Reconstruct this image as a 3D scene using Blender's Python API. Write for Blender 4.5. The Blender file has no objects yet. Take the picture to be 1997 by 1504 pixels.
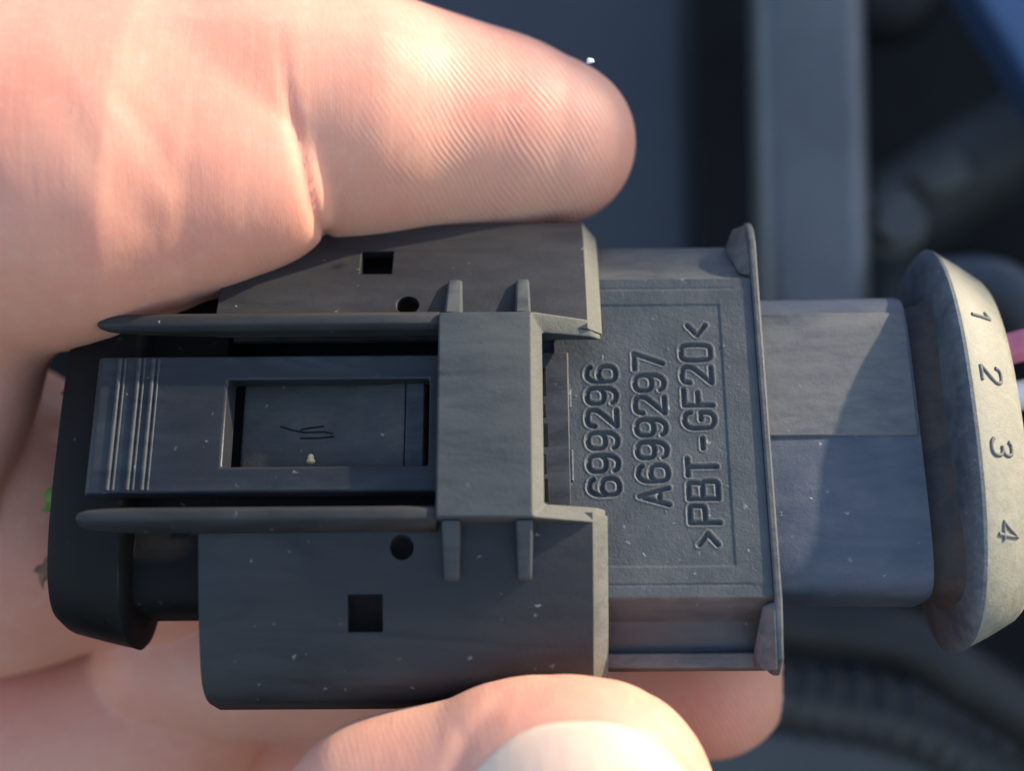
import bpy, bmesh, math, random
import numpy as np
from mathutils import Matrix, Vector, Euler
from mathutils.bvhtree import BVHTree
random.seed(4)
MM = 0.001
rad = math.radians
C = bpy.context.scene.collection
sc = bpy.context.scene

# ------------------------------------------------------------------ camera, sky, sun, exposure
# View frame: x right, y up in the photograph, z towards the lens, millimetres, origin at the
# connector.  W turns it into the world, where the lens looks down and forward at a slant.
W = Matrix.Translation((0, 0, 1.0)) @ Matrix.Rotation(rad(50), 4, 'X')
FPX, DIST = 2640.0, 105.6                       # focal length in photo pixels, distance in mm
cam_d = bpy.data.cameras.new('camera'); cam = bpy.data.objects.new('camera', cam_d); C.objects.link(cam)
cam_d.sensor_width = 36; cam_d.lens = 36*FPX/1997
cam_d.clip_start = 0.005; cam_d.clip_end = 2000
cam.matrix_world = W @ Matrix.Translation((0, 0, DIST*MM))
cam_d.dof.use_dof = True; cam_d.dof.focus_distance = 0.1048; cam_d.dof.aperture_fstop = 15
sc.camera = cam
# connector pose in the view frame
POSE = Matrix.Translation((0, -3.64*MM, 0)) @ Matrix.Rotation(rad(.46), 4, 'Z') @ Matrix.Rotation(rad(-.45), 4, 'Y') @ Matrix.Rotation(rad(-20.5), 4, 'X')
sun_body = Vector((.78, .57, .245)).normalized()
sun_dir = ((W @ POSE).to_3x3() @ sun_body).normalized()
world = bpy.data.worlds.new('World'); sc.world = world; world.use_nodes = True
wn = world.node_tree.nodes; wl = world.node_tree.links
bgn = wn['Background']; sky = wn.new('ShaderNodeTexSky'); sky.sky_type = 'NISHITA'; sky.sun_disc = False
sky.sun_elevation = math.asin(sun_dir.z); sky.sun_rotation = math.atan2(sun_dir.x, sun_dir.y)
sky.air_density = 1.0; sky.dust_density = 1.2
wl.new(sky.outputs[0], bgn.inputs[0]); bgn.inputs[1].default_value = 0.135
sun_l = bpy.data.lights.new('sun', 'SUN'); sun_l.energy = 3.2; sun_l.angle = rad(1.0); sun_l.color = (1, .86, .68)
sun = bpy.data.objects.new('sun', sun_l); C.objects.link(sun)
sun.rotation_euler = sun_dir.to_track_quat('Z', 'Y').to_euler(); sun.location = (0, 0, 2)
vs = sc.view_settings; sc.display_settings.display_device = 'sRGB'
vs.view_transform = 'Standard'; vs.look = 'None'; vs.gamma = 1; vs.exposure = 1.38

# ------------------------------------------------------------------ materials
class NT:
    def __init__(s, name):
        s.m = bpy.data.materials.new(name); s.m.use_nodes = True
        s.n = s.m.node_tree.nodes; s.l = s.m.node_tree.links; s.b = s.n['Principled BSDF']
        s.tc = s.n.new('ShaderNodeTexCoord')
    def inp(s, sock, v):
        if hasattr(v, 'is_linked') or isinstance(v, bpy.types.NodeSocket): s.l.new(v, sock)
        else: sock.default_value = v
    def noise(s, scale, detail=4, rough=.55, dist=0, vec=None):
        t = s.n.new('ShaderNodeTexNoise'); s.inp(t.inputs['Scale'], scale); t.inputs['Detail'].default_value = detail
        t.inputs['Roughness'].default_value = rough; t.inputs['Distortion'].default_value = dist
        s.l.new(vec or s.tc.outputs['Object'], t.inputs['Vector']); return t.outputs['Fac']
    def mapping(s, rot=(0, 0, 0), scale=(1, 1, 1), loc=(0, 0, 0)):
        t = s.n.new('ShaderNodeMapping'); t.inputs['Rotation'].default_value = rot; t.inputs['Scale'].default_value = scale
        t.inputs['Location'].default_value = loc
        s.l.new(s.tc.outputs['Object'], t.inputs['Vector']); return t.outputs['Vector']
    def ramp(s, fac, a, b, ca=(0, 0, 0, 1), cb=(1, 1, 1, 1)):
        t = s.n.new('ShaderNodeValToRGB'); t.color_ramp.elements[0].position = a; t.color_ramp.elements[1].position = b
        t.color_ramp.elements[0].color = ca; t.color_ramp.elements[1].color = cb
        s.l.new(fac, t.inputs[0]); return t.outputs[0]
    def mix(s, fac, a, b):
        t = s.n.new('ShaderNodeMix'); t.data_type = 'RGBA'
        s.inp(t.inputs[0], fac)
        for k, v in ((6, a), (7, b)):
            s.inp(t.inputs[k], v if not isinstance(v, tuple) else (v+(1,))[:4])
        return t.outputs[2]
    def math(s, op, a, b=0.0):
        t = s.n.new('ShaderNodeMath'); t.operation = op; s.inp(t.inputs[0], a); s.inp(t.inputs[1], b); return t.outputs[0]
    def bump(s, h, strength, dist, normal=None):
        t = s.n.new('ShaderNodeBump'); t.inputs['Strength'].default_value = strength; t.inputs['Distance'].default_value = dist
        s.l.new(h, t.inputs['Height'])
        if normal: s.l.new(normal, t.inputs['Normal'])
        return t.outputs[0]
    def out(s, col=None, rough=None, normal=None, **kw):
        if col is not None: s.inp(s.b.inputs['Base Color'], col if not isinstance(col, tuple) else (col+(1,))[:4])
        if rough is not None: s.inp(s.b.inputs['Roughness'], rough)
        if normal: s.l.new(normal, s.b.inputs['Normal'])
        for k, v in kw.items(): s.b.inputs[k].default_value = v
        return s.m

def plastic(name, base, dust, dust_amt=.5, speck=.5, rough=.5, grain=1.0, wear=.5, spec=.4, mott=300):
    t = NT(name)
    n1 = t.noise(mott, 6, .62); n2 = t.noise(mott*4, 5, .7, .6, t.mapping(rot=(0, 0, rad(32)), scale=(.25, 1, 1)))
    f = t.math('MULTIPLY', t.ramp(n1, .35, .72), dust_amt)
    f = t.math('ADD', f, t.math('MULTIPLY', t.ramp(n2, .48, .75), dust_amt*.35))
    geo = t.n.new('ShaderNodeNewGeometry')
    edge = t.math('MULTIPLY', t.ramp(geo.outputs['Pointiness'], .505, .58), wear)
    edge = t.math('MULTIPLY', edge, t.ramp(n2, .3, .6))
    f = t.math('MINIMUM', t.math('ADD', f, edge), 1.0)
    col = t.mix(f, base, dust)
    # pale dust specks and crumbs lying on the moulding
    v = t.n.new('ShaderNodeTexVoronoi'); v.inputs['Scale'].default_value = 760; v.inputs['Randomness'].default_value = 1
    wv = t.n.new('ShaderNodeTexNoise'); wv.inputs['Scale'].default_value = 1800; wv.inputs['Detail'].default_value = 3
    t.l.new(t.tc.outputs['Object'], wv.inputs['Vector'])
    vm = t.n.new('ShaderNodeVectorMath'); vm.operation = 'MULTIPLY_ADD'; vm.inputs[1].default_value = (.0009,)*3
    t.l.new(wv.outputs['Color'], vm.inputs[0]); t.l.new(t.tc.outputs['Object'], vm.inputs[2]); t.l.new(vm.outputs[0], v.inputs['Vector'])
    dots = t.ramp(v.outputs['Distance'], .04, .15, (1, 1, 1, 1), (0, 0, 0, 1))
    sel = t.ramp(t.noise(260, 2, .5), .42, .52)
    sel2 = t.n.new('ShaderNodeSeparateColor'); t.l.new(v.outputs['Color'], sel2.inputs[0])
    sm = t.ramp(sel2.outputs[0], .52, .62)
    df = t.math('MULTIPLY', t.math('MULTIPLY', t.math('MULTIPLY', dots, sel), sm), speck)
    col = t.mix(t.math('MULTIPLY', df, .75), col, (.34, .35, .34))
    g = t.noise(5200, 3, .6); g2 = t.noise(1500, 3, .6)
    nb = t.bump(g, .35*grain, .00006)
    nb = t.bump(g2, .3*grain, .00010, nb)
    nb = t.bump(df, .6, .0001, nb)
    r = t.math('ADD', t.math('MULTIPLY', f, .35), rough)
    return t.out(col, r, nb, **{'Specular IOR Level': spec})

M = {}
M['shell'] = plastic('shell_plastic', (.018, .0185, .020), (.05, .05, .05), .20, .8, .42, .8, 1.0, spec=.26, mott=110)
M['shell_dusty'] = plastic('guard_plastic', (.026, .033, .036), (.06, .067, .068), .14, .15, .5, .7, 1.2, spec=.32, mott=120)
M['lever'] = plastic('lever_plastic', (.016, .017, .020), (.055, .06, .066), .14, .5, .34, .6, .8, spec=.28, mott=130)
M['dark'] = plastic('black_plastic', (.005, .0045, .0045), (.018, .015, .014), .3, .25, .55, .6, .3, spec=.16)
M['rim'] = plastic('sunlit_dusty_rim_plastic', (.085, .083, .068), (.17, .165, .13), .6, .1, .6, 1.5, .6, mott=500)  # shell tone made paler for sun and dust on the rim
M['housing'] = plastic('housing_plastic', (.048, .055, .058), (.125, .125, .12), .36, .45, .45, 1.3, 1, mott=220)
M['neck'] = plastic('neck_plastic', (.034, .047, .075), (.13, .135, .14), .42, .7, .42, 1.0, .6, mott=170)
M['neck_dusty'] = plastic('dusty_neck_plastic', (.058, .064, .070), (.15, .145, .135), .45, .4, .5, 1.0, .6, mott=260)
M['seal'] = plastic('seal_plastic', (.030, .040, .055), (.13, .14, .15), .55, .4, .6, 2.2, .6, mott=420)
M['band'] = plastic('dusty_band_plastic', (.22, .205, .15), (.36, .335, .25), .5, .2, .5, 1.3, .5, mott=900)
M['gasket'] = plastic('rust_stained_plastic', (.022, .024, .028), (.12, .075, .05), .5, .1, .7, 2, .2, mott=500)
M['mark'] = plastic('mark_plastic', (.05, .05, .055), (.20, .19, .17), .4, .0, .5, 1, .8)
M['dirt'] = plastic('dried_dirt', (.022, .024, .025), (.075, .072, .062), .5, .6, .6, .9, .5, mott=300)

def skin(name, pale=False, prints=True):
    t = NT(name)
    a = t.noise(75, 4, .55); b = t.noise(240, 4, .6, .4); c = t.noise(900, 3, .6)
    col = t.mix(t.ramp(a, .30, .75), (.76, .385, .265), (.73, .30, .205))
    col = t.mix(t.math('MULTIPLY', t.ramp(b, .40, .75), .22), col, (.62, .22, .18))
    col = t.mix(t.math('MULTIPLY', t.ramp(c, .5, .8), .18), col, (.78, .55, .44))
    n = None
    # friction ridges: warped bands running aslant over the pad
    v = t.mapping(rot=(0, 0, rad(-34)))
    w = t.n.new('ShaderNodeTexWave'); w.wave_type = 'BANDS'; w.bands_direction = 'X'; w.wave_profile = 'SIN'
    w.inputs['Scale'].default_value = 700; w.inputs['Distortion'].default_value = 2.2
    w.inputs['Detail'].default_value = 2; w.inputs['Detail Scale'].default_value = .22; w.inputs['Detail Roughness'].default_value = .4
    wn_ = t.n.new('ShaderNodeTexNoise'); wn_.inputs['Scale'].default_value = 130; wn_.inputs['Detail'].default_value = 1
    t.l.new(t.tc.outputs['Object'], wn_.inputs['Vector'])
    wm = t.n.new('ShaderNodeVectorMath'); wm.operation = 'MULTIPLY_ADD'; wm.inputs[1].default_value = (.0017,)*3
    t.l.new(wn_.outputs['Color'], wm.inputs[0]); t.l.new(v, wm.inputs[2]); t.l.new(wm.outputs[0], w.inputs['Vector'])
    sep = t.n.new('ShaderNodeSeparateXYZ'); t.l.new(t.tc.outputs['Object'], sep.inputs[0])
    # strongest on the pad of the tip, finer and straighter towards the joint
    pad = t.n.new('ShaderNodeMapRange'); pad.inputs[1].default_value = -14*MM; pad.inputs[2].default_value = 3*MM
    pad.inputs[3].default_value = .04; pad.inputs[4].default_value = 1.0
    t.l.new(sep.outputs[0], pad.inputs[0])
    h = t.math('MULTIPLY', w.outputs['Fac'], pad.outputs[0]) if prints else w.outputs['Fac']
    h = t.math('MULTIPLY', h, t.math('ADD', t.math('MULTIPLY', t.ramp(t.noise(330, 3), .38, .62), .8), .18))
    v2 = t.mapping(rot=(0, 0, rad(6)), scale=(1, .12, .3)); fine = t.noise(1500, 3, .6, .3, v2)
    n = t.bump(h, .34 if prints else .06, .00013)
    n = t.bump(fine, .26, .00014, n)
    n = t.bump(t.noise(600, 4, .6), .16, .0002, n)
    if prints: col = t.mix(t.math('MULTIPLY', h, .10), col, (.86, .62, .50))
    return t.out(col, .50, n, **{'Subsurface Weight': .55, 'Subsurface Scale': .003, 'Subsurface Radius': (1, .33, .18),
                                 'Specular IOR Level': .38, 'Sheen Weight': .0})
M['skin'] = skin('skin')
M['skin_thumb'] = skin('skin_digit', prints=False)
def nailmat():
    t = NT('nail_keratin'); a = t.noise(120, 3); st = t.noise(900, 2, .5, 0, t.mapping(scale=(1, .05, 1)))
    col = t.mix(t.ramp(a, .35, .65), (.82, .50, .35), (.86, .58, .42))
    return t.out(col, .45, t.bump(st, .35, .00015), **{'Subsurface Weight': .4, 'Subsurface Scale': .0015, 'Subsurface Radius': (1, .45, .3), 'Coat Weight': .15})
M['nail'] = nailmat()
def simple(name, c1, c2, rough, scale=60, metallic=0.0, bumps=.3, bd=.0004, spec=.5):
    t = NT(name); a = t.noise(scale, 5, .6); b = t.noise(scale*9, 4, .6)
    col = t.mix(t.ramp(a, .35, .68), c1, c2)
    return t.out(col, t.math('ADD', t.math('MULTIPLY', b, .2), rough-.1), t.bump(b, bumps, bd), Metallic=metallic, **{'Specular IOR Level': spec})
M['panel'] = simple('dark_blue_plastic', (.040, .045, .053), (.050, .056, .065), .45, 30)
M['bar'] = simple('grey_metal', (.11, .112, .112), (.16, .162, .16), .42, 40, .3)
M['black'] = simple('black_rubber', (.010, .010, .011), (.020, .019, .019), .6, 50)
M['void'] = simple('bay_dirt', (.006, .006, .006), (.014, .013, .013), .85, 20, spec=.2)
M['bolt'] = simple('bolt_metal', (.075, .075, .07), (.11, .11, .10), .5, 120, .5)
M['bluepaint'] = simple('blue_paint', (.06, .11, .21), (.08, .13, .24), .35, 40)
M['pink'] = simple('pink_insulation', (.62, .16, .24), (.66, .2, .28), .4, 100)
M['white'] = simple('white_insulation', (.62, .64, .66), (.7, .7, .7), .4, 100)
M['leaf'] = simple('green_leaf', (.14, .26, .05), (.22, .36, .09), .5, 400, bd=.0001)
M['dry'] = simple('dry_leaf', (.16, .07, .04), (.30, .17, .10), .7, 600, bd=.0001)
M['crumb'] = simple('sand_crumb', (.5, .38, .18), (.6, .5, .3), .7, 900, bd=.0001)
M['fluff'] = simple('white_fluff', (.8, .82, .85), (.85, .85, .85), .7, 900, bd=.0001)

# ------------------------------------------------------------------ helpers
def obj(name, verts, faces, mat, parent=None, smooth=30, bevel=None, mtx=None, seg=2):
    me = bpy.data.meshes.new(name)
    me.from_pydata([tuple(c*MM for c in v) for v in verts], [], faces); me.validate(); me.update()
    bm = bmesh.new(); bm.from_mesh(me); bmesh.ops.recalc_face_normals(bm, faces=bm.faces); bm.to_mesh(me); bm.free()
    o = bpy.data.objects.new(name, me); C.objects.link(o); me.materials.append(mat)
    if parent: o.parent = parent
    if mtx is not None: o.matrix_world = mtx
    if bevel:
        b = o.modifiers.new('bevel', 'BEVEL'); b.width = bevel*MM; b.segments = seg; b.limit_method = 'ANGLE'; b.angle_limit = rad(28)
        b.harden_normals = False
    if smooth is not None: me.shade_smooth(); me.set_sharp_from_angle(angle=rad(smooth if not bevel else 60))
    return o
def prism(poly, x0, x1, axis='x'):
    """closed polygon poly extruded; poly entries (p,q[,xend]) ; axis x -> (x,p,q), y -> (p,y,q), z -> (p,q,z)"""
    n = len(poly)
    def P(p, q, t): return {'x': (t, p, q), 'y': (p, t, q), 'z': (p, q, t)}[axis]
    v = [P(p[0], p[1], x0) for p in poly]+[P(p[0], p[1], p[2] if len(p) > 2 else x1) for p in poly]
    f = [tuple(range(n))[::-1], tuple(range(n, 2*n))]+[(i, (i+1) % n, n+(i+1) % n, n+i) for i in range(n)]
    return v, f
def box(x0, x1, y0, y1, z0, z1):
    return prism([(y0, z0), (y1, z0), (y1, z1), (y0, z1)], x0, x1)
def join(*vf):
    V, F = [], []
    for v, f in vf:
        k = len(V); V += list(v); F += [tuple(i+k for i in q) for q in f]
    return V, F
def cyl(c, r, z0, z1, n=28):
    return prism([(c[0]+r*math.cos(2*math.pi*i/n), c[1]+r*math.sin(2*math.pi*i/n)) for i in range(n)], z0, z1, 'z')
def bake(o, cutters=()):
    """apply modifiers (and cut holes) so the object is plain mesh"""
    for i, (v, f) in enumerate(cutters):
        me = bpy.data.meshes.new('cut'); me.from_pydata([tuple(c*MM for c in p) for p in v], [], f)
        bm = bmesh.new(); bm.from_mesh(me); bmesh.ops.recalc_face_normals(bm, faces=bm.faces); bm.to_mesh(me); bm.free()
        co = bpy.data.objects.new('cut', me); C.objects.link(co)
        pm = o.parent; o.parent = None
        b = o.modifiers.new('bool', 'BOOLEAN'); b.object = co; b.operation = 'DIFFERENCE'; b.solver = 'EXACT'
        if o.modifiers[0].type == 'BEVEL':
            idx = len(o.modifiers)-1; o.modifiers.move(idx, 0)
        bpy.context.view_layer.update()
        dg = bpy.context.evaluated_depsgraph_get()
        mods = [m for m in o.modifiers if m.type == 'BEVEL']
        for m in mods: m.show_viewport = False
        dg.update(); new = bpy.data.meshes.new_from_object(o.evaluated_get(dg))
        for m in mods: m.show_viewport = True
        o.modifiers.remove(o.modifiers[0]); o.data = new; bpy.data.objects.remove(co); o.parent = pm
        o.data.shade_smooth(); o.data.set_sharp_from_angle(angle=rad(60))
    return o
def loft(secs, n=72, cap=True, expo=3.4):
    """secs: (x, half width, half height, centre height[, exponent])"""
    V, F = [], []
    for s in secs:
        x, a, b, hc = s[:4]; e = 2/(s[4] if len(s) > 4 else expo)
        for i in range(n):
            t = 2*math.pi*i/n; c, d = math.cos(t), math.sin(t)
            V.append((x, a*math.copysign(abs(c)**e, c), hc+b*math.copysign(abs(d)**e, d)))
    for k in range(len(secs)-1):
        for i in range(n): F.append((k*n+i, k*n+(i+1) % n, (k+1)*n+(i+1) % n, (k+1)*n+i))
    if cap: F += [tuple(range(n))[::-1], tuple(range((len(secs)-1)*n, len(secs)*n))]
    return V, F
def at(px, py, z):
    """photo pixel at depth z mm (view frame) -> view-frame point, and the pixels per mm there"""
    s = FPX/(DIST-z); return Vector(((px-998.5)/s, (752-py)/s, z)), s
def tube(pts, r, n=14, close=True):
    pts = [Vector(p) for p in pts]; V, F = [], []
    rr = r if hasattr(r, '__len__') else [r]*len(pts)
    up = Vector((0, 0, 1))
    for i, p in enumerate(pts):
        d = (pts[min(i+1, len(pts)-1)]-pts[max(i-1, 0)]).normalized()
        a = d.cross(up if abs(d.dot(up)) < .95 else Vector((0, 1, 0))).normalized(); b = d.cross(a).normalized()
        for k in range(n):
            t = 2*math.pi*k/n; V.append(tuple(p+(a*math.cos(t)+b*math.sin(t))*rr[i]))
    for i in range(len(pts)-1):
        for k in range(n): F.append((i*n+k, i*n+(k+1) % n, (i+1)*n+(k+1) % n, (i+1)*n+k))
    if close: F += [tuple(range(n))[::-1], tuple(range((len(pts)-1)*n, len(pts)*n))]
    return V, F
def spline(ctrl, m=12):
    P = [Vector(p) for p in ctrl]; P = [2*P[0]-P[1]]+P+[2*P[-1]-P[-2]]; out = []
    for i in range(1, len(P)-2):
        for k in range(m):
            t = k/m; a, b, c, d = P[i-1:i+3]
            out.append(.5*((2*b)+(c-a)*t+(2*a-5*b+4*c-d)*t*t+(3*b-a-3*c+d)*t**3))
    return out+[P[-2]]
def tag(o, label=None, cat=None, group=None, kind=None):
    for k, v in (('label', label), ('category', cat), ('group', group), ('kind', kind)):
        if v: o[k] = v
    return o
VM = W                                         # view frame -> world

# ------------------------------------------------------------------ lettering strokes (moulded digits)
def chaikin(p, it=2):
    for _ in range(it):
        q = [p[0]]
        for a, b in zip(p[:-1], p[1:]):
            q += [(a[0]*.75+b[0]*.25, a[1]*.75+b[1]*.25), (a[0]*.25+b[0]*.75, a[1]*.25+b[1]*.75)]
        p = q+[p[-1]]
    return p
six = chaikin([(3.7, 6.1), (3.2, 6.9), (1.2, 7.2), (0, 5.6), (0, 3.5), (0, 1.2), (.9, -.1), (3.1, -.1), (4, 1), (4, 3), (3.1, 4.1), (1, 4.1), (0, 2.9)])
G = {'6': [six], '9': [[(4-a, 7-b) for a, b in six]],
     '2': [chaikin([(0, 5.4), (.3, 6.9), (2, 7.3), (4, 6.9), (4.1, 4.9), (3.2, 3.6), (.1, .2)]), [(0, 0), (4, 0)]],
     '7': [[(0, 7), (4, 7), (1.4, 0)]], 'A': [[(0, 0), (2, 7), (4, 0)], [(.75, 2.2), (3.25, 2.2)]],
     'P': [[(0, 0), (0, 7), (2.4, 7)], chaikin([(2.4, 7), (4, 7), (4.1, 5.3), (4, 3.5), (2.4, 3.4)]), [(2.4, 3.4), (0, 3.4)]],
     'B': [[(0, 0), (0, 7), (2.4, 7)], chaikin([(2.4, 7), (3.9, 7), (3.9, 5.3), (3.6, 3.7), (2.4, 3.7)]), [(2.4, 3.7), (0, 3.7)],
           chaikin([(2.4, 3.7), (4.1, 3.7), (4.2, 1.9), (4.1, 0), (2.4, 0)]), [(2.4, 0), (0, 0)]],
     'T': [[(0, 7), (4, 7)], [(2, 7), (2, 0)]], '-': [[(.8, 3), (3.2, 3)]],
     'G': [chaikin([(4, 5.6), (3.5, 7), (1.5, 7.3), (0, 6), (0, 3.5), (0, 1), (1.5, -.2), (3.4, 0), (4, 1.2), (4, 3)]), [(4, 3.1), (2.2, 3.1)]],
     'F': [[(0, 0), (0, 7), (4, 7)], [(0, 3.6), (3.2, 3.6)]],
     '0': [chaikin([(2, 7.1), (.4, 7.1), (0, 5.2), (0, 3.5), (0, 1.8), (.4, -.1), (2, -.1), (3.6, -.1), (4, 1.8), (4, 3.5), (4, 5.2), (3.6, 7.1), (2, 7.1)])],
     '<': [[(3.4, 5.2), (.8, 3), (3.4, .8)]], '>': [[(.6, 5.2), (3.2, 3), (.6, .8)]],
     '1': [[(.6, 5.2), (2.4, 7), (2.4, 0)]],
     '3': [chaikin([(.1, 6.2), (1, 7.2), (3.6, 7.1), (3.8, 4.6), (2.8, 3.8), (1.6, 3.7)]), chaikin([(1.6, 3.7), (3, 3.7), (4.2, 2.8), (4, 0), (1, -.2), (0, .9)])],
     '4': [[(3, 0), (3, 7), (0, 2), (4.2, 2)]]}

# ------------------------------------------------------------------ the connector
conn = bpy.data.objects.new('cable_connector', None); C.objects.link(conn); conn.empty_display_size = .01
conn.matrix_world = W @ POSE
tag(conn, 'dusty black two-part automotive cable connector held in the fingers, moulded part numbers on its side', 'connector')

# --- outer shell: two sloping wings, flanks and underside
def shell():
    O = [(7.35, 3.2), (8.2, 3.08), (10.6, 2.3), (13, 1.45), (15.2, .55), (17, -.35), (18.3, -1.1), (19.1, -1.8), (19.6, -2.6), (19.95, -3.6), (20.1, -4.8), (20.1, -8.4), (19.8, -9.0)]
    I = [(7.35, 2.0), (7.9, 1.9), (10.2, 1.1), (12.5, .25), (14.6, -.6), (16.2, -1.4), (17.3, -2.1), (17.9, -2.7), (18.4, -3.3), (18.7, -4.1), (18.9, -5.0), (18.9, -7.7), (18.8, -7.8)]
    O = O+[(-a, b) for a, b in O[::-1]]; I = I+[(-a, b) for a, b in I[::-1]]; n = len(O)
    v = [(-23.2, a, b) for a, b in O]+[(-23.2, a, b) for a, b in I]+[(5.95, a, b) for a, b in O]+[(7.15, a, b) for a, b in I]
    f = []
    for i in range(n-1):
        f += [(i, i+1, 2*n+i+1, 2*n+i), (n+i, 3*n+i, 3*n+i+1, n+i+1), (i, n+i, n+i+1, i+1), (2*n+i, 2*n+i+1, 3*n+i+1, 3*n+i)]
    f += [(0, 2*n, 3*n, n), (n-1, 2*n-1, 4*n-1, 3*n-1)]
    o = obj('outer_shell', v, f, M['shell'], conn, bevel=.22)
    cuts = [box(-12.2, -9.6, s*14.3-1.3, s*14.3+1.3, -3, 5) for s in (1, -1)]
    cuts += [cyl((-8.15, s*9.75), .88, -3, 6) for s in (1, -1)]
    return bake(o, cuts)
SH = shell()
def sunlit_dusty_rim(o):
    # sunlight painted as a paler dusty tone on the rim's right-facing faces
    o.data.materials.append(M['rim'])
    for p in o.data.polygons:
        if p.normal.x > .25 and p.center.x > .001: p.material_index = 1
# --- latch guard bridge across the lever
def guard():
    pr = [(8.15, 2.0, 6.9), (8.15, 3.2, 5.9), (8.15, 4.9, 1.5), (-8.15, 4.9, 1.5), (-8.15, 3.2, 5.9), (-8.15, 2.0, 6.9),
          (-6.85, 2.0, 7.05), (-6.85, 2.7, 6.3), (-6.85, 3.7, 2.45), (6.85, 3.7, 2.45), (6.85, 2.7, 6.3), (6.85, 2.0, 7.05)]
    n = 12
    v = [(-5.55, p[0], p[1]) for p in pr]+[(p[2], p[0], p[1]) for p in pr]
    f = [(0, 1, 10, 11), (1, 2, 9, 10), (2, 3, 8, 9), (3, 4, 7, 8), (4, 5, 6, 7)]
    f = [q[::-1] for q in f]+[tuple(i+n for i in q) for q in f]+[(i, (i+1) % n, n+(i+1) % n, n+i) for i in range(n)]
    return obj('latch_guard', v, f, M['shell_dusty'], conn, bevel=.16)
sunlit_dusty_rim(SH); sunlit_dusty_rim(guard())
for s in (1, -1):
    for x, w in ((-4.45, .70), (.92, .64)):
        y0, y1 = 8.2, 12.25
        pts = [(y0, 4.55), (y1-.2, 2.35), (y1, 1.2), (y0, 1.6)]
        v, f = prism([(s*p, q) for p, q in pts], x-w, x+w)
        v = [(x+(vx-x)*(1 if abs(vy) < 9 else .8), vy, vz) for vx, vy, vz in v]
        obj('rib', v, f, M['shell_dusty'], conn, bevel=.2)
# --- side rails beside the lever
for s in (1, -1):
    ys = [7.0, 7.35, 8.1, 8.5, 8.75, 8.2, 7.2]; hs = [4.1, 4.65, 4.62, 4.1, 3.0, 2.5, 2.6]
    V, F = [], []; xs = [-32.0, -31.8, -31.2, -30, -28, -25, -23.1, -15, -5.5]; sc_ = [.25, .55, .8, .92, 1, 1, 1, 1, 1]
    dp = [.15, .35, .5, .65, .8, 1.0, 1.1, 1.1, 1.1]
    for x, k, d in zip(xs, sc_, dp):
        for y, h in zip(ys, hs): V.append((x, s*(7.75+(y-7.75)*k), 4.0+(h-4.0)*(k if h > 4 else d)))
    n = len(ys)
    for i in range(len(xs)-1):
        for k in range(n): F.append((i*n+k, i*n+(k+1) % n, (i+1)*n+(k+1) % n, (i+1)*n+k))
    F += [tuple(range(n)), tuple(range((len(xs)-1)*n, len(xs)*n))]
    obj('rail', V, F, M['shell'], conn, smooth=50, bevel=.12)
# --- channel under the lever
obj('channel_floor', *box(-22.9, 4.0, -6.75, 6.75, -1.9, -.6), M['dark'], conn, bevel=.1)
for s in (1, -1):
    obj('inner_wall', *prism([(s*a, b) for a, b in ((8.2, -.6), (12.6, -2.1), (15.6, -3.4), (17.3, -4.6), (17.3, -5.2), (8.2, -1.4))], -22.5, 3.2), M['gasket'], conn, bevel=.1)
# --- lever
lv = obj('latch_lever', *prism([(-32.3, 1.7), (-32.1, 2.45), (-31.7, 2.75), (-5.0, 2.75), (1.5, 2.2), (1.5, 1.2), (-30.8, 1.2)], -5.5, 5.5, 'y'), M['lever'], conn, bevel=.18)
bake(lv, [prism([(-22.0, 3.2), (-21.95, 2.75), (-21.3, .8), (-6.3, .8), (-6.3, 3.2)], -3.5, 3.5, 'y')])
for x in (-30.35, -28.85, -27.75):
    for dx, w, h in ((0, .20, .17), (.42, .12, .10)):
        V, F = tube([(x+dx, -5.3, 2.74), (x+dx, 5.3, 2.74)], w, 10); obj('grip_ridge', [(a, b, 2.74+(c-2.74)*h/w*1.2) for a, b, c in V], F, M['lever'], conn, smooth=60)
obj('catch_block', *prism([(-21.0, -.59), (-21.0, .45), (-20.7, .58), (-12.5, .70), (-9.2, 1.55), (-8.25, 1.6), (-8.25, -.59)], -3.9, 3.9, 'y'), M['dirt'], conn, bevel=.1)
obj('catch_bar', *box(-8.2, -6.75, -3.9, 3.9, -.59, 1.6), M['lever'], conn, bevel=.12)
# scratches in the dirt on the catch block
for P in ([(-18, .4, 1.2), (-17.2, .1, 1.22), (-16, -.15, 1.24), (-14.6, -.1, 1.26), (-13.9, -.25, 1.27)], [(-16.4, .1, 1.24), (-15.6, .25, 1.25), (-14.6, .35, 1.26)], [(-16.4, -.6, 1.24), (-15, -.6, 1.25), (-13.8, -.5, 1.27)]):
    obj('scratch', *tube([(a, b, c-.56) for a, b, c in P], .065, 6), M['dark'], conn, smooth=60)

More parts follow.
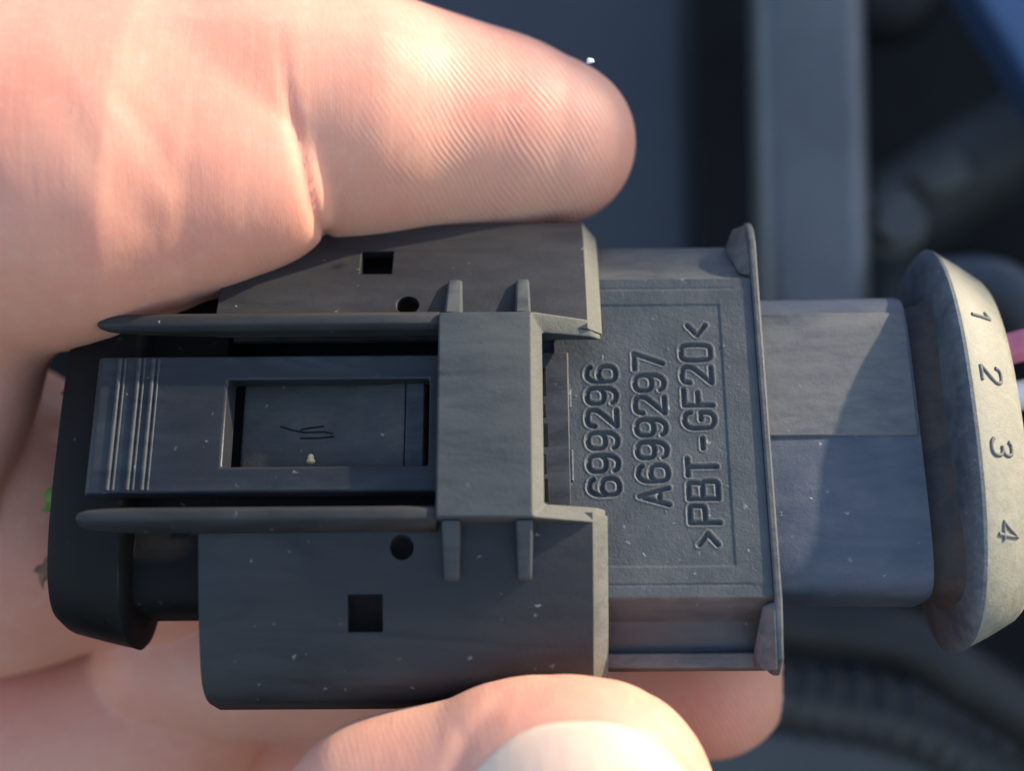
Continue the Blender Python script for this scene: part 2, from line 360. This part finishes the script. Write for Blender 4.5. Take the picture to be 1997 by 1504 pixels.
# --- numbered housing: top face is a height field with the moulded text
def housing():
    x0, x1, y1, st = 3.4, 19.45, 13.05, .06
    xs = np.arange(x0, x1+1e-6, st); ys = np.arange(-y1, y1+1e-6, st)
    X, Y = np.meshgrid(xs, ys, indexing='ij')
    def step(d, w): return np.clip(d/w+.5, 0, 1)
    H = np.zeros_like(X)
    rec = step(10.75-np.abs(Y), .16)*step(16.75-X, .16)*.07
    H -= rec
    H -= .045*np.exp(-((np.abs(Y)-12.15)/.10)**2)*step(18.0-X, .3)
    H -= .03*step(np.abs(Y)-12.15, .2)
    D = np.full(X.shape, 9.)
    def text(s, xb, ystart, hh, ww, pitch, lean=0):
        for i, ch in enumerate(s):
            yy = ystart+i*pitch
            m = (X > xb-hh-.6) & (X < xb+.6) & (Y > yy-.6) & (Y < yy+ww+.6)
            x, y = X[m], Y[m]; d = D[m]
            for st_ in G[ch]:
                Q = [(xb-q/7*hh-.0, yy+p/4*ww) for p, q in st_]
                for (ax, ay), (bx, by) in zip(Q[:-1], Q[1:]):
                    L = (bx-ax)**2+(by-ay)**2+1e-9; t = np.clip(((x-ax)*(bx-ax)+(y-ay)*(by-ay))/L, 0, 1)
                    d = np.minimum(d, np.hypot(x-ax-t*(bx-ax), y-ay-t*(by-ay)))
            D[m] = d
    text('699296', 8.15, -5.15, 2.25, 1.32, 1.86)
    text('A699297', 11.95, -5.95, 2.25, 1.32, 1.86)
    text('>PBT-GF20<', 15.75, -9.3, 2.25, 1.32, 1.90)
    # the round beads set beside some digits
    H -= .24*(1-np.clip((D-.07)/.13, 0, 1)**1.0)
    H += .04*np.exp(-((D-.30)/.08)**2)
    rs = np.random.RandomState(3); H += rs.normal(0, .006, H.shape)
    for _ in range(26):
        cx, cy, r = rs.uniform(x0, x1), rs.uniform(-y1, y1), rs.uniform(.06, .12)
        H += rs.uniform(.02, .06)*np.exp(-((X-cx)**2+(Y-cy)**2)/r**2)
    nx, ny = X.shape
    V = np.stack([X, Y, H], -1).reshape(-1, 3)
    idx = np.arange(nx*ny).reshape(nx, ny)
    F = np.stack([idx[:-1, :-1], idx[1:, :-1], idx[1:, 1:], idx[:-1, 1:]], -1).reshape(-1, 4)
    me = bpy.data.meshes.new('number_plate'); me.vertices.add(len(V)); me.vertices.foreach_set('co', (V*MM).ravel())
    me.loops.add(F.size); me.loops.foreach_set('vertex_index', F.ravel().astype(np.int32))
    me.polygons.add(len(F)); me.polygons.foreach_set('loop_start', np.arange(0, F.size, 4, dtype=np.int32))
    me.update(calc_edges=True); me.shade_smooth(); me.materials.append(M['housing'])
    o = bpy.data.objects.new('number_plate', me); C.objects.link(o); o.parent = conn
    o['label'] = 'flat face with sunken text 699296, A699297 and >PBT-GF20<'
    # the box under it: facets fall away on both sides
    pr = [(-13.05, -.02), (-13.2, -.4), (-14.3, -3.3), (-16.4, -4.3), (-16.7, -3.5), (-17.75, -3.7), (-17.75, -5.6), (17.7, -5.6), (17.7, -3.8), (13.25, -.35), (13.05, -.02), (12.9, -.5), (-12.9, -.5)]
    obj('housing_body', *prism(pr, 2.3, 19.5), M['housing'], conn, bevel=.1)
housing()
obj('lower_body', *box(-22.8, 19.3, -13.2, 13.2, -16.5, -7.9), M['dark'], conn, bevel=.6)
# the strip seen under the guard, with its row of notches
obj('lock_strip', *box(2.35, 4.5, -6.6, 6.6, -.49, .30), M['lever'], conn, bevel=.12)
for ya, yb, xd in ((-5.7, -3.9, 2.8), (-3.5, -1.9, 2.7), (-1.3, .6, 2.85), (1.1, 2.2, 2.7), (2.9, 5.2, 2.75)): obj('notch', *box(2.32, xd, ya, yb, -.2, .34), M['dark'], conn, bevel=.05)
obj('seam_bead', *tube([(4.62, y*.5, .0+.03*math.sin(y*3)) for y in range(-8, -2)], .13, 8), M['seal'], conn, smooth=60)
obj('seam_bead', *tube([(4.55, y*.5, .02) for y in range(4, 8)], .13, 8), M['seal'], conn, smooth=60)
# --- thin end flange with lugs and gussets
def flange():
    o = [(-18.1, -4.6)]
    o += [(-18.5, -3.0), (-17.6, -1.0), (-15.4, -.3), (-13.2, .28), (13.2, .28), (14.6, .3), (16.2, .3), (17.7, -.2), (18.7, -1.2), (18.7, -5), (17, -7.6), (-17, -7.6)]
    obj('end_flange', *prism([(a, b, 20.05) for a, b in o], 19.47, 20.05), M['housing'], conn, bevel=.16)
    for s in (1, -1):
        V = [(19.5, s*13.6, .1), (19.5, s*18.4, -.9), (19.5, s*17.7, -3.9), (19.5, s*13.3, -.5), (18.1, s*17.0, -3.1), (18.6, s*13.7, -.5), (18.2, s*17.7, -4.0), (18.5, s*18.3, -1.6)]
        obj('gusset', V, [(0, 1, 2, 3), (0, 3, 5), (3, 2, 6, 4, 5), (1, 7, 6, 2), (0, 5, 4, 7, 1), (4, 6, 7)], M['housing'], conn, smooth=40, bevel=.12)
flange()
# --- neck, seal caps on both ends
NK = -7.4
obj('neck', *loft([(20.0, 12.5, 4, -5.1), (20.6, 12.5, 4, -5.1), (31.6, 12.65, 4.05, -5.1), (32.1, 12.5, 3.95, -5.1), (32.2, 12.1, 3.6, -5.1)], 120, expo=4.6), M['neck'], conn, smooth=40)
obj('parting_ridge', *prism([(-.2, -1.6), (-.2, -.92), (8.5, -.98), (10.4, -1.22), (10.6, -1.6)], 20.1, 31.9), M['neck_dusty'], conn, bevel=.12)
obj('gasket', *loft([(32.0, 11.8, 3.4, -5.2), (32.8, 12.0, 3.6, -5.2), (33.8, 12.3, 4.6, -5.6), (34.7, 13.2, 6.0, -6.2)], 96, expo=3.8), M['gasket'], conn, smooth=50)
NC = -7.4
cap_secs = [(34.1, 13.0, 6.6, NC), (34.35, 14.2, 7.7, NC), (34.6, 16.1, 9.2, NC), (34.85, 16.75, 9.7, NC), (35.15, 17.0, 9.95, NC), (35.45, 16.9, 9.9, NC)]
sfv, sff = loft([s+(2.45,) for s in cap_secs], 140)
obj('seal_flange', [(a, b+.9, c) for a, b, c in sfv], sff, M['seal'], conn, smooth=40)
bandv, bandf = loft([(35.4, 16.75, 9.75, NC, 2.45), (35.7, 16.7, 9.7, NC, 2.45), (37.4, 15.9, 8.8, NC, 2.35), (39.5, 14.7, 7.4, NC, 2.25), (40.0, 14.2, 6.9, NC, 2.2)], 140)
bandv = [(a, b+.9, c) for a, b, c in bandv]
bo = obj('seal_band', bandv, bandf, M['band'], conn, smooth=50); bo['label'] = 'sunlit dusty band numbered 1 2 3 4'
# numerals standing on the band, wrapped to its surface
bt = BVHTree.FromPolygons([Vector(v) for v in bandv], bandf)
def wrap(x, y): 
    h = bt.ray_cast(Vector((x, y, 20)), Vector((0, 0, -1))); return h[0] if h[0] is not None else Vector((x, y, 0))
for ch, x, y in (('1', 37.5, 9.4), ('2', 37.35, 4.0), ('3', 37.4, -2.0), ('4', 37.4, -8.3)):
    parts = []
    for st_ in G[ch]:
        Q = [(x+(q/7-.5)*1.8, y-(p/4-.5)*1.25) for p, q in st_]
        R_ = []
        for (a, b), (c, d) in zip(Q[:-1], Q[1:]):
            for k in range(3): R_.append((a+(c-a)*k/3, b+(d-b)*k/3))
        R_.append(Q[-1]); parts.append(tube([wrap(*q)+Vector((0, 0, .02)) for q in R_], .16, 8))
    V, F = join(*parts); o = obj('numeral', V, F, M['mark'], conn, smooth=60); o['label'] = 'moulded numeral '+ch
NL = -5.9
# left end
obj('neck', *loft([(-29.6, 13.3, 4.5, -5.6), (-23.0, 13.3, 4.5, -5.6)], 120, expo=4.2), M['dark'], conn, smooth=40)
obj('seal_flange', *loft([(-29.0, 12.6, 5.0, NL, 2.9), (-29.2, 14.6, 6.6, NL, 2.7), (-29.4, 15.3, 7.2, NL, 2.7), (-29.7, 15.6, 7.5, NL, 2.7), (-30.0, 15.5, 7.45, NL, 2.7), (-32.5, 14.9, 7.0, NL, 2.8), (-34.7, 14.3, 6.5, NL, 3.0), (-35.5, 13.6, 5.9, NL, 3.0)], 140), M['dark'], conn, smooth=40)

# ------------------------------------------------------------------ signed-distance modelling for the hands
def rcone(P, a, b, ra, rb, sq=1.0):
    d = b-a; L = float(d@d)+1e-9
    t = np.clip(((P-a)@d)/L, 0, 1); q = P-a-t[..., None]*d
    if sq != 1.0: q = q*np.array([1, 1, 1/sq])
    return np.sqrt((q*q).sum(-1))-(ra+(rb-ra)*t)
def smin(a, b, k):
    h = np.clip(.5+.5*(b-a)/k, 0, 1); return b+(a-b)*h-k*h*(1-h)
def K(px, py, z, rpx):
    p, s = at(px, py, z); return np.array(p), rpx/s
def chain(P, pts, sq=1.0, k=2.5):
    d = None
    for q0, q1 in zip(pts[:-1], pts[1:]):
        (a, ra), (b, rb) = K(*q0), K(*q1); e = rcone(P, a, b, ra, rb, sq); d = e if d is None else smin(d, e, k)
    return d
def nets(fn, lo, hi, h):
    lo = np.array(lo, float); n = np.ceil((np.array(hi)-lo)/h).astype(int)+1
    g = np.stack(np.meshgrid(*[lo[i]+np.arange(n[i])*h for i in range(3)], indexing='ij'), -1)
    S = np.empty(n)
    for i in range(n[0]): S[i] = fn(g[i])
    ins = S < 0
    c = np.zeros(n-1, int)
    for i in (0, 1):
        for j in (0, 1):
            for k in (0, 1): c += ins[i:n[0]-1+i, j:n[1]-1+j, k:n[2]-1+k]
    act = (c > 0) & (c < 8)
    ids = -np.ones(n-1, int); cells = np.argwhere(act); ids[act] = np.arange(len(cells))
    acc = np.zeros((len(cells), 3)); cnt = np.zeros(len(cells)); I, J, L = cells.T
    for ax in range(3):
        for u in (0, 1):
            for v in (0, 1):
                o = [0, 0, 0]; oth = [q for q in range(3) if q != ax]; o[oth[0]] = u; o[oth[1]] = v; p = list(o); p[ax] = 1
                s0 = S[I+o[0], J+o[1], L+o[2]]; s1 = S[I+p[0], J+p[1], L+p[2]]; m = (s0 < 0) != (s1 < 0)
                t = s0[m]/(s0[m]-s1[m]); q = np.array(o, float)[None].repeat(m.sum(), 0); q[:, ax] += t; acc[m] += q; cnt[m] += 1
    V = lo+(cells+acc/cnt[:, None])*h
    F = []
    for ax in range(3):
        b, d = [(1, 2), (2, 0), (0, 1)][ax]
        s0 = [slice(None)]*3; s1 = [slice(None)]*3; s0[ax] = slice(0, -1); s1[ax] = slice(1, None)
        A, B_ = ins[tuple(s0)], ins[tuple(s1)]; E = np.argwhere(A != B_); fl = A[A != B_]
        ok = (E[:, b] > 0) & (E[:, d] > 0) & (E[:, b] < n[b]-1) & (E[:, d] < n[d]-1); E = E[ok]; fl = fl[ok]
        def cid(db, dd):
            e = E.copy(); e[:, b] -= db; e[:, d] -= dd; return ids[e[:, 0], e[:, 1], e[:, 2]]
        Q = np.stack([cid(1, 1), cid(0, 1), cid(0, 0), cid(1, 0)], -1)
        Q[~fl] = Q[~fl][:, ::-1]; F.append(Q)
    F = np.concatenate(F); F = F[(F >= 0).all(1)]
    for _ in range(3):                            # settle the vertices on the surface
        e = .05; s = fn(V); gr = np.stack([(fn(V+np.eye(3)[i]*e)-s)/e for i in range(3)], -1)
        L2 = (gr*gr).sum(-1)+1e-6; V = V-(gr*(s/L2)[:, None]).clip(-h, h)*.8
    return V, F
def sdf_obj(name, fn, lo, hi, h, mat, mtx, parent=None):
    V, F = nets(fn, lo, hi, h)
    me = bpy.data.meshes.new(name); me.vertices.add(len(V)); me.vertices.foreach_set('co', (V*MM).ravel())
    me.loops.add(F.size); me.loops.foreach_set('vertex_index', F.ravel().astype(np.int32))
    me.polygons.add(len(F)); me.polygons.foreach_set('loop_start', np.arange(0, F.size, 4, dtype=np.int32))
    me.update(calc_edges=True); me.validate(); me.shade_smooth(); me.materials.append(mat)
    o = bpy.data.objects.new(name, me); C.objects.link(o)
    if parent: o.parent = parent
    if mtx is not None: o.matrix_world = mtx
    return o
def groove(P, pts, depth, w):
    """a fold line pressed into the skin along a polyline (photo px, depth)"""
    Q = [K(px, py, z, 1)[0] for px, py, z in pts]; d = None
    for a, b in zip(Q[:-1], Q[1:]):
        u = b-a; L = float(u[:2]@u[:2])+1e-9
        t = np.clip(((P[..., :2]-a[:2])@u[:2])/L, 0, 1); q = P[..., :2]-a[:2]-t[..., None]*u[:2]
        e = np.sqrt((q*q).sum(-1)); d = e if d is None else np.minimum(d, e)
    return depth*np.exp(-(d/w)**2)
def hand_sdf(P):
    # the digit across the top: end joint, then the thicker joint folded over it
    tip = chain(P, [(1078, 278, -13.5, 161), (960, 262, -13, 188), (800, 243, -12, 216), (680, 230, -9.7, 234), (560, 224, -8.5, 246)], .95)
    prox = chain(P, [(425, 226, -6.2, 251), (338, 225, -6.2, 264), (220, 270, -5.5, 305), (40, 330, -4, 345), (-260, 380, -5, 380)], .85)
    kn = chain(P, [(524, 384, -3.6, 110), (400, 365, -3.9, 180), (260, 350, -3.5, 250)], .95)
    prox = smin(prox, kn, 7)
    prox = prox+groove(P, [(120, 190, 8), (180, 300, 8), (250, 420, 8)], .14, 1.6)+groove(P, [(215, 175, 8), (290, 270, 8), (320, 340, 8)], .12, 1.0)
    tip = tip+0
    d = smin(tip, prox, .5+5*np.clip((P[..., 1]-20)/8, 0, 1))
    d = d+groove(P, [(562, 90, -2), (576, 200, -2), (599, 330, -2), (627, 450, -4)], .36, .45)*np.clip((27.5-P[..., 1])/9, 0, 1)
    web = chain(P, [(-60, 480, -7, 220), (-150, 760, -9, 200), (-300, 1100, -12, 240)], 1.0)
    d = smin(d, web, 2.5)
    # fingers curled behind the connector
    A = chain(P, [(-300, 900, -23, 290), (-40, 1010, -22, 310), (300, 1080, -24, 180)], .75)
    A = A+groove(P, [(-20, 850, 0), (60, 870, 0), (160, 880, 0)], .4, .8)+groove(P, [(-20, 905, 0), (90, 925, 0)], .3, .7)
    d = smin(d, A, 1.0)
    Bf = chain(P, [(-300, 1600, -32, 240), (60, 1470, -31, 200), (330, 1395, -31, 186)], .8)
    d = smin(d, Bf, .3)
    Cf = chain(P, [(330, 1290, -28, 150), (700, 1285, -27, 163), (1100, 1300, -23, 170), (1378, 1318, -19, 163)], .85)
    d = smin(d, Cf, .6)
    Df = chain(P, [(-200, 1700, -42, 190), (500, 1560, -42, 160), (900, 1500, -40, 140)], .85)
    d = smin(d, Df, .6)
    back = chain(P, [(-500, 600, -26, 330), (-420, 1400, -30, 330)], .8)
    d = smin(d, back, 5)
    return d
hand = sdf_obj('hand', hand_sdf, (-66, -48, -52), (24, 40, 18), .42, M['skin'], VM)
tag(hand, 'hand gripping the connector, ridged fingertip over its top edge and fingers curled behind', 'hand')

def digit_sdf(P):
    d = chain(P, [(1150, 1560, 9.0, 234), (1090, 1650, 8.5, 280), (960, 1830, 6, 355), (900, 2200, 0, 420)], .80, 4)
    s = chain(P, [(975, 1565, 7, 204), (790, 1655, 5, 250), (760, 1800, 3, 270)], .8); d = smin(d, s, 5)
    # the fold that holds the nail
    return d-.0+groove(P, [(868, 1560, 15), (905, 1470, 15), (975, 1405, 15), (1080, 1372, 15), (1180, 1372, 15), (1275, 1410, 15), (1335, 1480, 15), (1365, 1560, 15)], .26, .75)
dg_ = sdf_obj('hand', digit_sdf, (-26, -52, -14), (34, -17, 24), .42, M['skin_thumb'], VM)
tag(dg_, 'blurred fingertip with a pale nail pressing the connector\'s lower edge, sunlit', 'hand')
# the nail: a curved plate lying in its fold
def nail():
    V, F = [], []; nu, nv = 30, 24
    for j in range(nv+1):
        for i in range(nu+1):
            u = i/nu*2-1; v = j/nv
            w = 222*(1-.0*v); top = 1408+(abs(u)**2.6)*120
            px = 1132+u*w-(1-0)*v*14; py = top+v*(1700-top)
            # find the skin surface from the lens side
            p0, s = at(px, py, 22); 
            V.append((px, py))
    V = np.array(V); zs = np.full(len(V), 22.)
    for _ in range(60):
        s = FPX/(DIST-zs); P = np.stack([(V[:, 0]-998.5)/s, (752-V[:, 1])/s, zs], -1)
        zs = zs-np.clip(digit_sdf(P), -1, 1)*.6
    s = FPX/(DIST-zs); P = np.stack([(V[:, 0]-998.5)/s, (752-V[:, 1])/s, zs+.16], -1)
    U = (np.arange(len(P)) % (nu+1))/nu*2-1
    P[:, 2] += .32*(1-U**2)-.30*np.abs(U)**8
    n = len(P); Q = P.copy(); Q[:, 2] -= .6
    idx = lambda i, j: j*(nu+1)+i
    for j in range(nv):
        for i in range(nu):
            F.append((idx(i, j), idx(i+1, j), idx(i+1, j+1), idx(i, j+1)))
            F.append(tuple(n+k for k in (idx(i, j+1), idx(i+1, j+1), idx(i+1, j), idx(i, j))))
    rim = [idx(i, 0) for i in range(nu+1)]+[idx(nu, j) for j in range(1, nv+1)]+[idx(i, nv) for i in range(nu-1, -1, -1)]+[idx(0, j) for j in range(nv-1, 0, -1)]
    for a, b in zip(rim, rim[1:]+rim[:1]): F.append((a, n+a, n+b, b))
    o = obj('nail', [tuple(p) for p in np.concatenate([P, Q])], F, M['nail'], dg_, smooth=70)
    return o
nail()

# ------------------------------------------------------------------ crumbs, leaf bits
def blob(name, px, py, z, r, mat, sq=(1, 1, 1), seed=1, label=None, cat=None):
    rs = random.Random(seed); bm = bmesh.new(); bmesh.ops.create_icosphere(bm, subdivisions=3, radius=1)
    ph = [rs.uniform(0, 6) for _ in range(3)]
    p, s = at(px, py, z)
    vs_ = []
    for v in bm.verts:
        k = 1+.22*math.sin(v.co.x*3+ph[0])+.18*math.sin(v.co.y*4+ph[1])+.15*math.sin(v.co.z*5+ph[2])
        v.co = Vector((v.co.x*sq[0], v.co.y*sq[1], v.co.z*sq[2]))*k*r*MM
    me = bpy.data.meshes.new(name); bm.to_mesh(me); bm.free(); me.shade_smooth(); me.materials.append(mat)
    o = bpy.data.objects.new(name, me); C.objects.link(o); o.matrix_world = VM @ Matrix.Translation(p*MM)
    if label: tag(o, label, cat)
    return o
def leafbit(name, cx, cy, z, pts, mat, label, cat, th=.12, curl=.3):
    P = [at(cx+a, cy+b, z)[0] for a, b in pts]; c, _ = at(cx, cy, z)
    V = [tuple(p-c+Vector((0, 0, curl*math.sin(i*1.7)))) for i, p in enumerate(P)]; n = len(V)
    V = V+[(a, b, q-th) for a, b, q in V]+[(0, 0, .35), (0, 0, .35-th)]
    F = [(i, (i+1) % n, 2*n) for i in range(n)]+[(n+(i+1) % n, n+i, 2*n+1) for i in range(n)]+[(i, n+i, n+(i+1) % n, (i+1) % n) for i in range(n)]
    o = obj(name, V, F, mat, None, smooth=80, mtx=VM @ Matrix.Translation(c*MM)); tag(o, label, cat); return o
leafbit('green_leaf_scrap', 100, 972, -9, [(-14, -8), (-4, -20), (10, -24), (24, -20), (24, 10), (8, 20), (-2, 28), (-22, 26), (-8, 18), (-12, 6)], M['leaf'], 'small bright green scrap of leaf stuck behind the left end of the connector', 'leaf scrap')
leafbit('dry_leaf_scrap', 136, 745, -9, [(-4, -14), (6, -18), (12, 0), (10, 22), (-6, 28), (-16, 24), (-4, 16), (-2, 0)], M['dry'], 'tiny curled brown scrap behind the upper left corner of the connector', 'leaf scrap')
leafbit('dry_leaf_scrap', 88, 1112, -9, [(2, -26), (18, -34), (30, -22), (22, -2), (10, 14), (-2, 24), (-6, 40), (-14, 20), (-10, 8), (-22, 2), (-18, -8), (-6, -10)], M['dry'], 'crumpled brown scrap of dry leaf at the lower left end of the connector', 'leaf scrap')
blob('crumb', 606, 897, 2.1, .34, M['crumb'], (1, .9, .6), 3, 'yellow crumb lying in the window of the latch lever', 'crumb')
blob('lint', 1152, 118, -3, .28, M['fluff'], (1.1, .7, .7), 5, 'white speck of lint on the upper side of the ridged fingertip', 'lint')

# ------------------------------------------------------------------ wires leaving the right end
def wire(pts, r, mat, label):
    P = [at(px, py, z)[0] for px, py, z in pts]
    v, f = tube(spline(P, 10), r, 20); o = obj('wire', v, f, mat, None, smooth=60, mtx=VM); return tag(o, label, 'wire', None)
wire([(1900, 690, -9), (1960, 682, -9), (2040, 668, -9), (2160, 690, -14), (2330, 820, -30)], 1.35, M['pink'], 'pink insulated wire leaving the right end of the connector')
wire([(1900, 790, -9), (1985, 772, -9), (2060, 765, -10), (2170, 790, -16), (2330, 900, -30)], 1.3, M['white'], 'white insulated wire just below the pink one')

# ------------------------------------------------------------------ engine bay behind, out of focus
def vbox(name, px0, px1, py0, py1, z, th, mat, label, cat, bevel=3.0, lean=(0, 0, 0)):
    c, s = at((px0+px1)/2, (py0+py1)/2, z); hx, hy = (px1-px0)/2/s, (py1-py0)/2/s
    v, f = box(-hx, hx, -hy, hy, -th, 0)
    o = obj(name, v, f, mat, None, bevel=bevel, seg=4, mtx=VM @ Matrix.Translation(c*MM) @ Euler(tuple(rad(a) for a in lean)).to_matrix().to_4x4())
    return tag(o, label, cat)
# bay floor as a setting
fl = obj('engine_bay_floor', *box(-520, 320, -420, 420, -232, -228), M['void'], None, mtx=VM); tag(fl, kind='structure')
wlr = obj('sun_blocking_wall', *box(300, 312, -420, 420, -228, 7), M['black'], None, mtx=VM); tag(wlr, kind='structure')  # unseen, added to keep the low sun off the bay and rear fingers
pn = vbox('trim_panel', 785, 1375, -420, 900, -82, 14, M['panel'], 'broad dark blue plastic panel behind the fingertip, out of focus', 'panel', 4, (-5, 3, .6))
br = vbox('support_bar', 1480, 1700, -420, 1000, -66, 12, M['bar'], 'upright blue-grey metal bar behind the connector', 'bar', 3.2, (-3, -4, .8))
p, s = at(1700, 400, -70)
def place_part(name, vf, mat, parent, bevel=None):
    return obj(name, vf[0], vf[1], mat, parent, bevel=bevel)
# bolt beside the bar
c, s = at(1748, 432, -84)
bolt = bpy.data.objects.new('bolt', None); C.objects.link(bolt); bolt.matrix_world = VM @ Matrix.Translation(c*MM); bolt.empty_display_size = .01
tag(bolt, 'dull grey bolt head right of the upright bar, blurred', 'bolt')
place_part('washer', cyl((0, 0), 5.0, -3, -1.2, 40), M['bolt'], bolt, .4)
place_part('bolt_head', prism([(4.0*math.cos(k*math.pi/3+.3), 4.0*math.sin(k*math.pi/3+.3)) for k in range(6)], -1.15, 2.2, 'z'), M['bolt'], bolt, .5)
mb = vbox('mounting_bracket', 1690, 1850, 500, 900, -88, 8, M['black'], 'dark bracket under the bolt, mostly hidden', 'bracket', 3)
vbox('brace', 1935, 2235, -320, 310, -75, 10, M['bluepaint'], 'slanting blue-painted brace in the top right corner', 'brace', 2, (0, 0, 31))
def hose(name, pts, r, mat, label, cat, ribs=None):
    P = spline([at(px, py, z)[0] for px, py, z in pts], 16)
    if ribs:
        # resample by length, alternate crest and groove
        L = [0]
        for a, b in zip(P[:-1], P[1:]): L.append(L[-1]+(b-a).length)
        n = int(L[-1]/ribs*6); Q = []; R_ = []
        for i in range(n+1):
            t = L[-1]*i/n; k = max(j for j in range(len(L)) if L[j] <= t+1e-9); k = min(k, len(P)-2)
            u = (t-L[k])/(L[k+1]-L[k]); Q.append(P[k].lerp(P[k+1], u)); R_.append(r*(1+.07*math.copysign(abs(math.cos(i/6*2*math.pi))**.6, math.cos(i/6*2*math.pi))))
        v, f = tube(Q, R_, 24)
    else: v, f = tube(P, r, 24)
    return tag(obj(name, v, f, mat, None, smooth=60, mtx=VM), label, cat)
M['conduit'] = simple('conduit_plastic', (.024, .026, .030), (.042, .042, .043), .5, 80)
hose('corrugated_conduit', [(1330, 1330, -86), (1560, 1362, -84), (1740, 1395, -82), (1880, 1455, -82), (2050, 1590, -82), (2300, 1850, -82)], 5.4, M['conduit'], 'corrugated black conduit running to the bottom right corner', 'conduit', 3.4)
hose('rubber_hose', [(1300, 1180, -70), (1560, 1215, -68), (1760, 1245, -66), (1900, 1330, -66), (2100, 1450, -70), (2300, 1520, -75)], 4.2, M['black'], 'smooth black rubber hose above the corrugated conduit', 'hose')
hose('rubber_hose', [(1600, -120, -120), (1720, 20, -120), (1800, -60, -120), (1900, -200, -120)], 6, M['black'], 'dim hose loop at the top edge right of the upright bar', 'hose')
hose('coolant_pipe', [(1800, 560, -62), (1920, 555, -58), (1985, 590, -56), (2060, 690, -56), (2200, 900, -60)], 3.4, M['panel'], 'dark blue curved pipe behind the right end of the connector', 'pipe')
hose('coolant_pipe', [(1760, 420, -140), (1880, 340, -135), (2000, 270, -130), (2200, 160, -120)], 9, M['conduit'], 'faint thick dark pipe in the shadow at the right edge', 'pipe')
vbox('plastic_cover', 1300, 1960, 1400, 1960, -85, 10, M['panel'], 'flat dark blue plastic cover beneath the conduit at the bottom', 'cover', 4, (6, 3, -8))

vbox('wiring_clip', 1790, 1900, 300, 380, -120, 6, M['bolt'], 'small grey clip in the dark gap at the right, blurred', 'clip', 2, (0, 0, 24))
hose('wire_bundle', [(1560, 1290, -95), (1700, 1275, -92), (1850, 1330, -90), (2000, 1360, -90), (2200, 1480, -90)], 2.2, M['conduit'], 'thin dark wiring run just above the corrugated conduit', 'wiring')
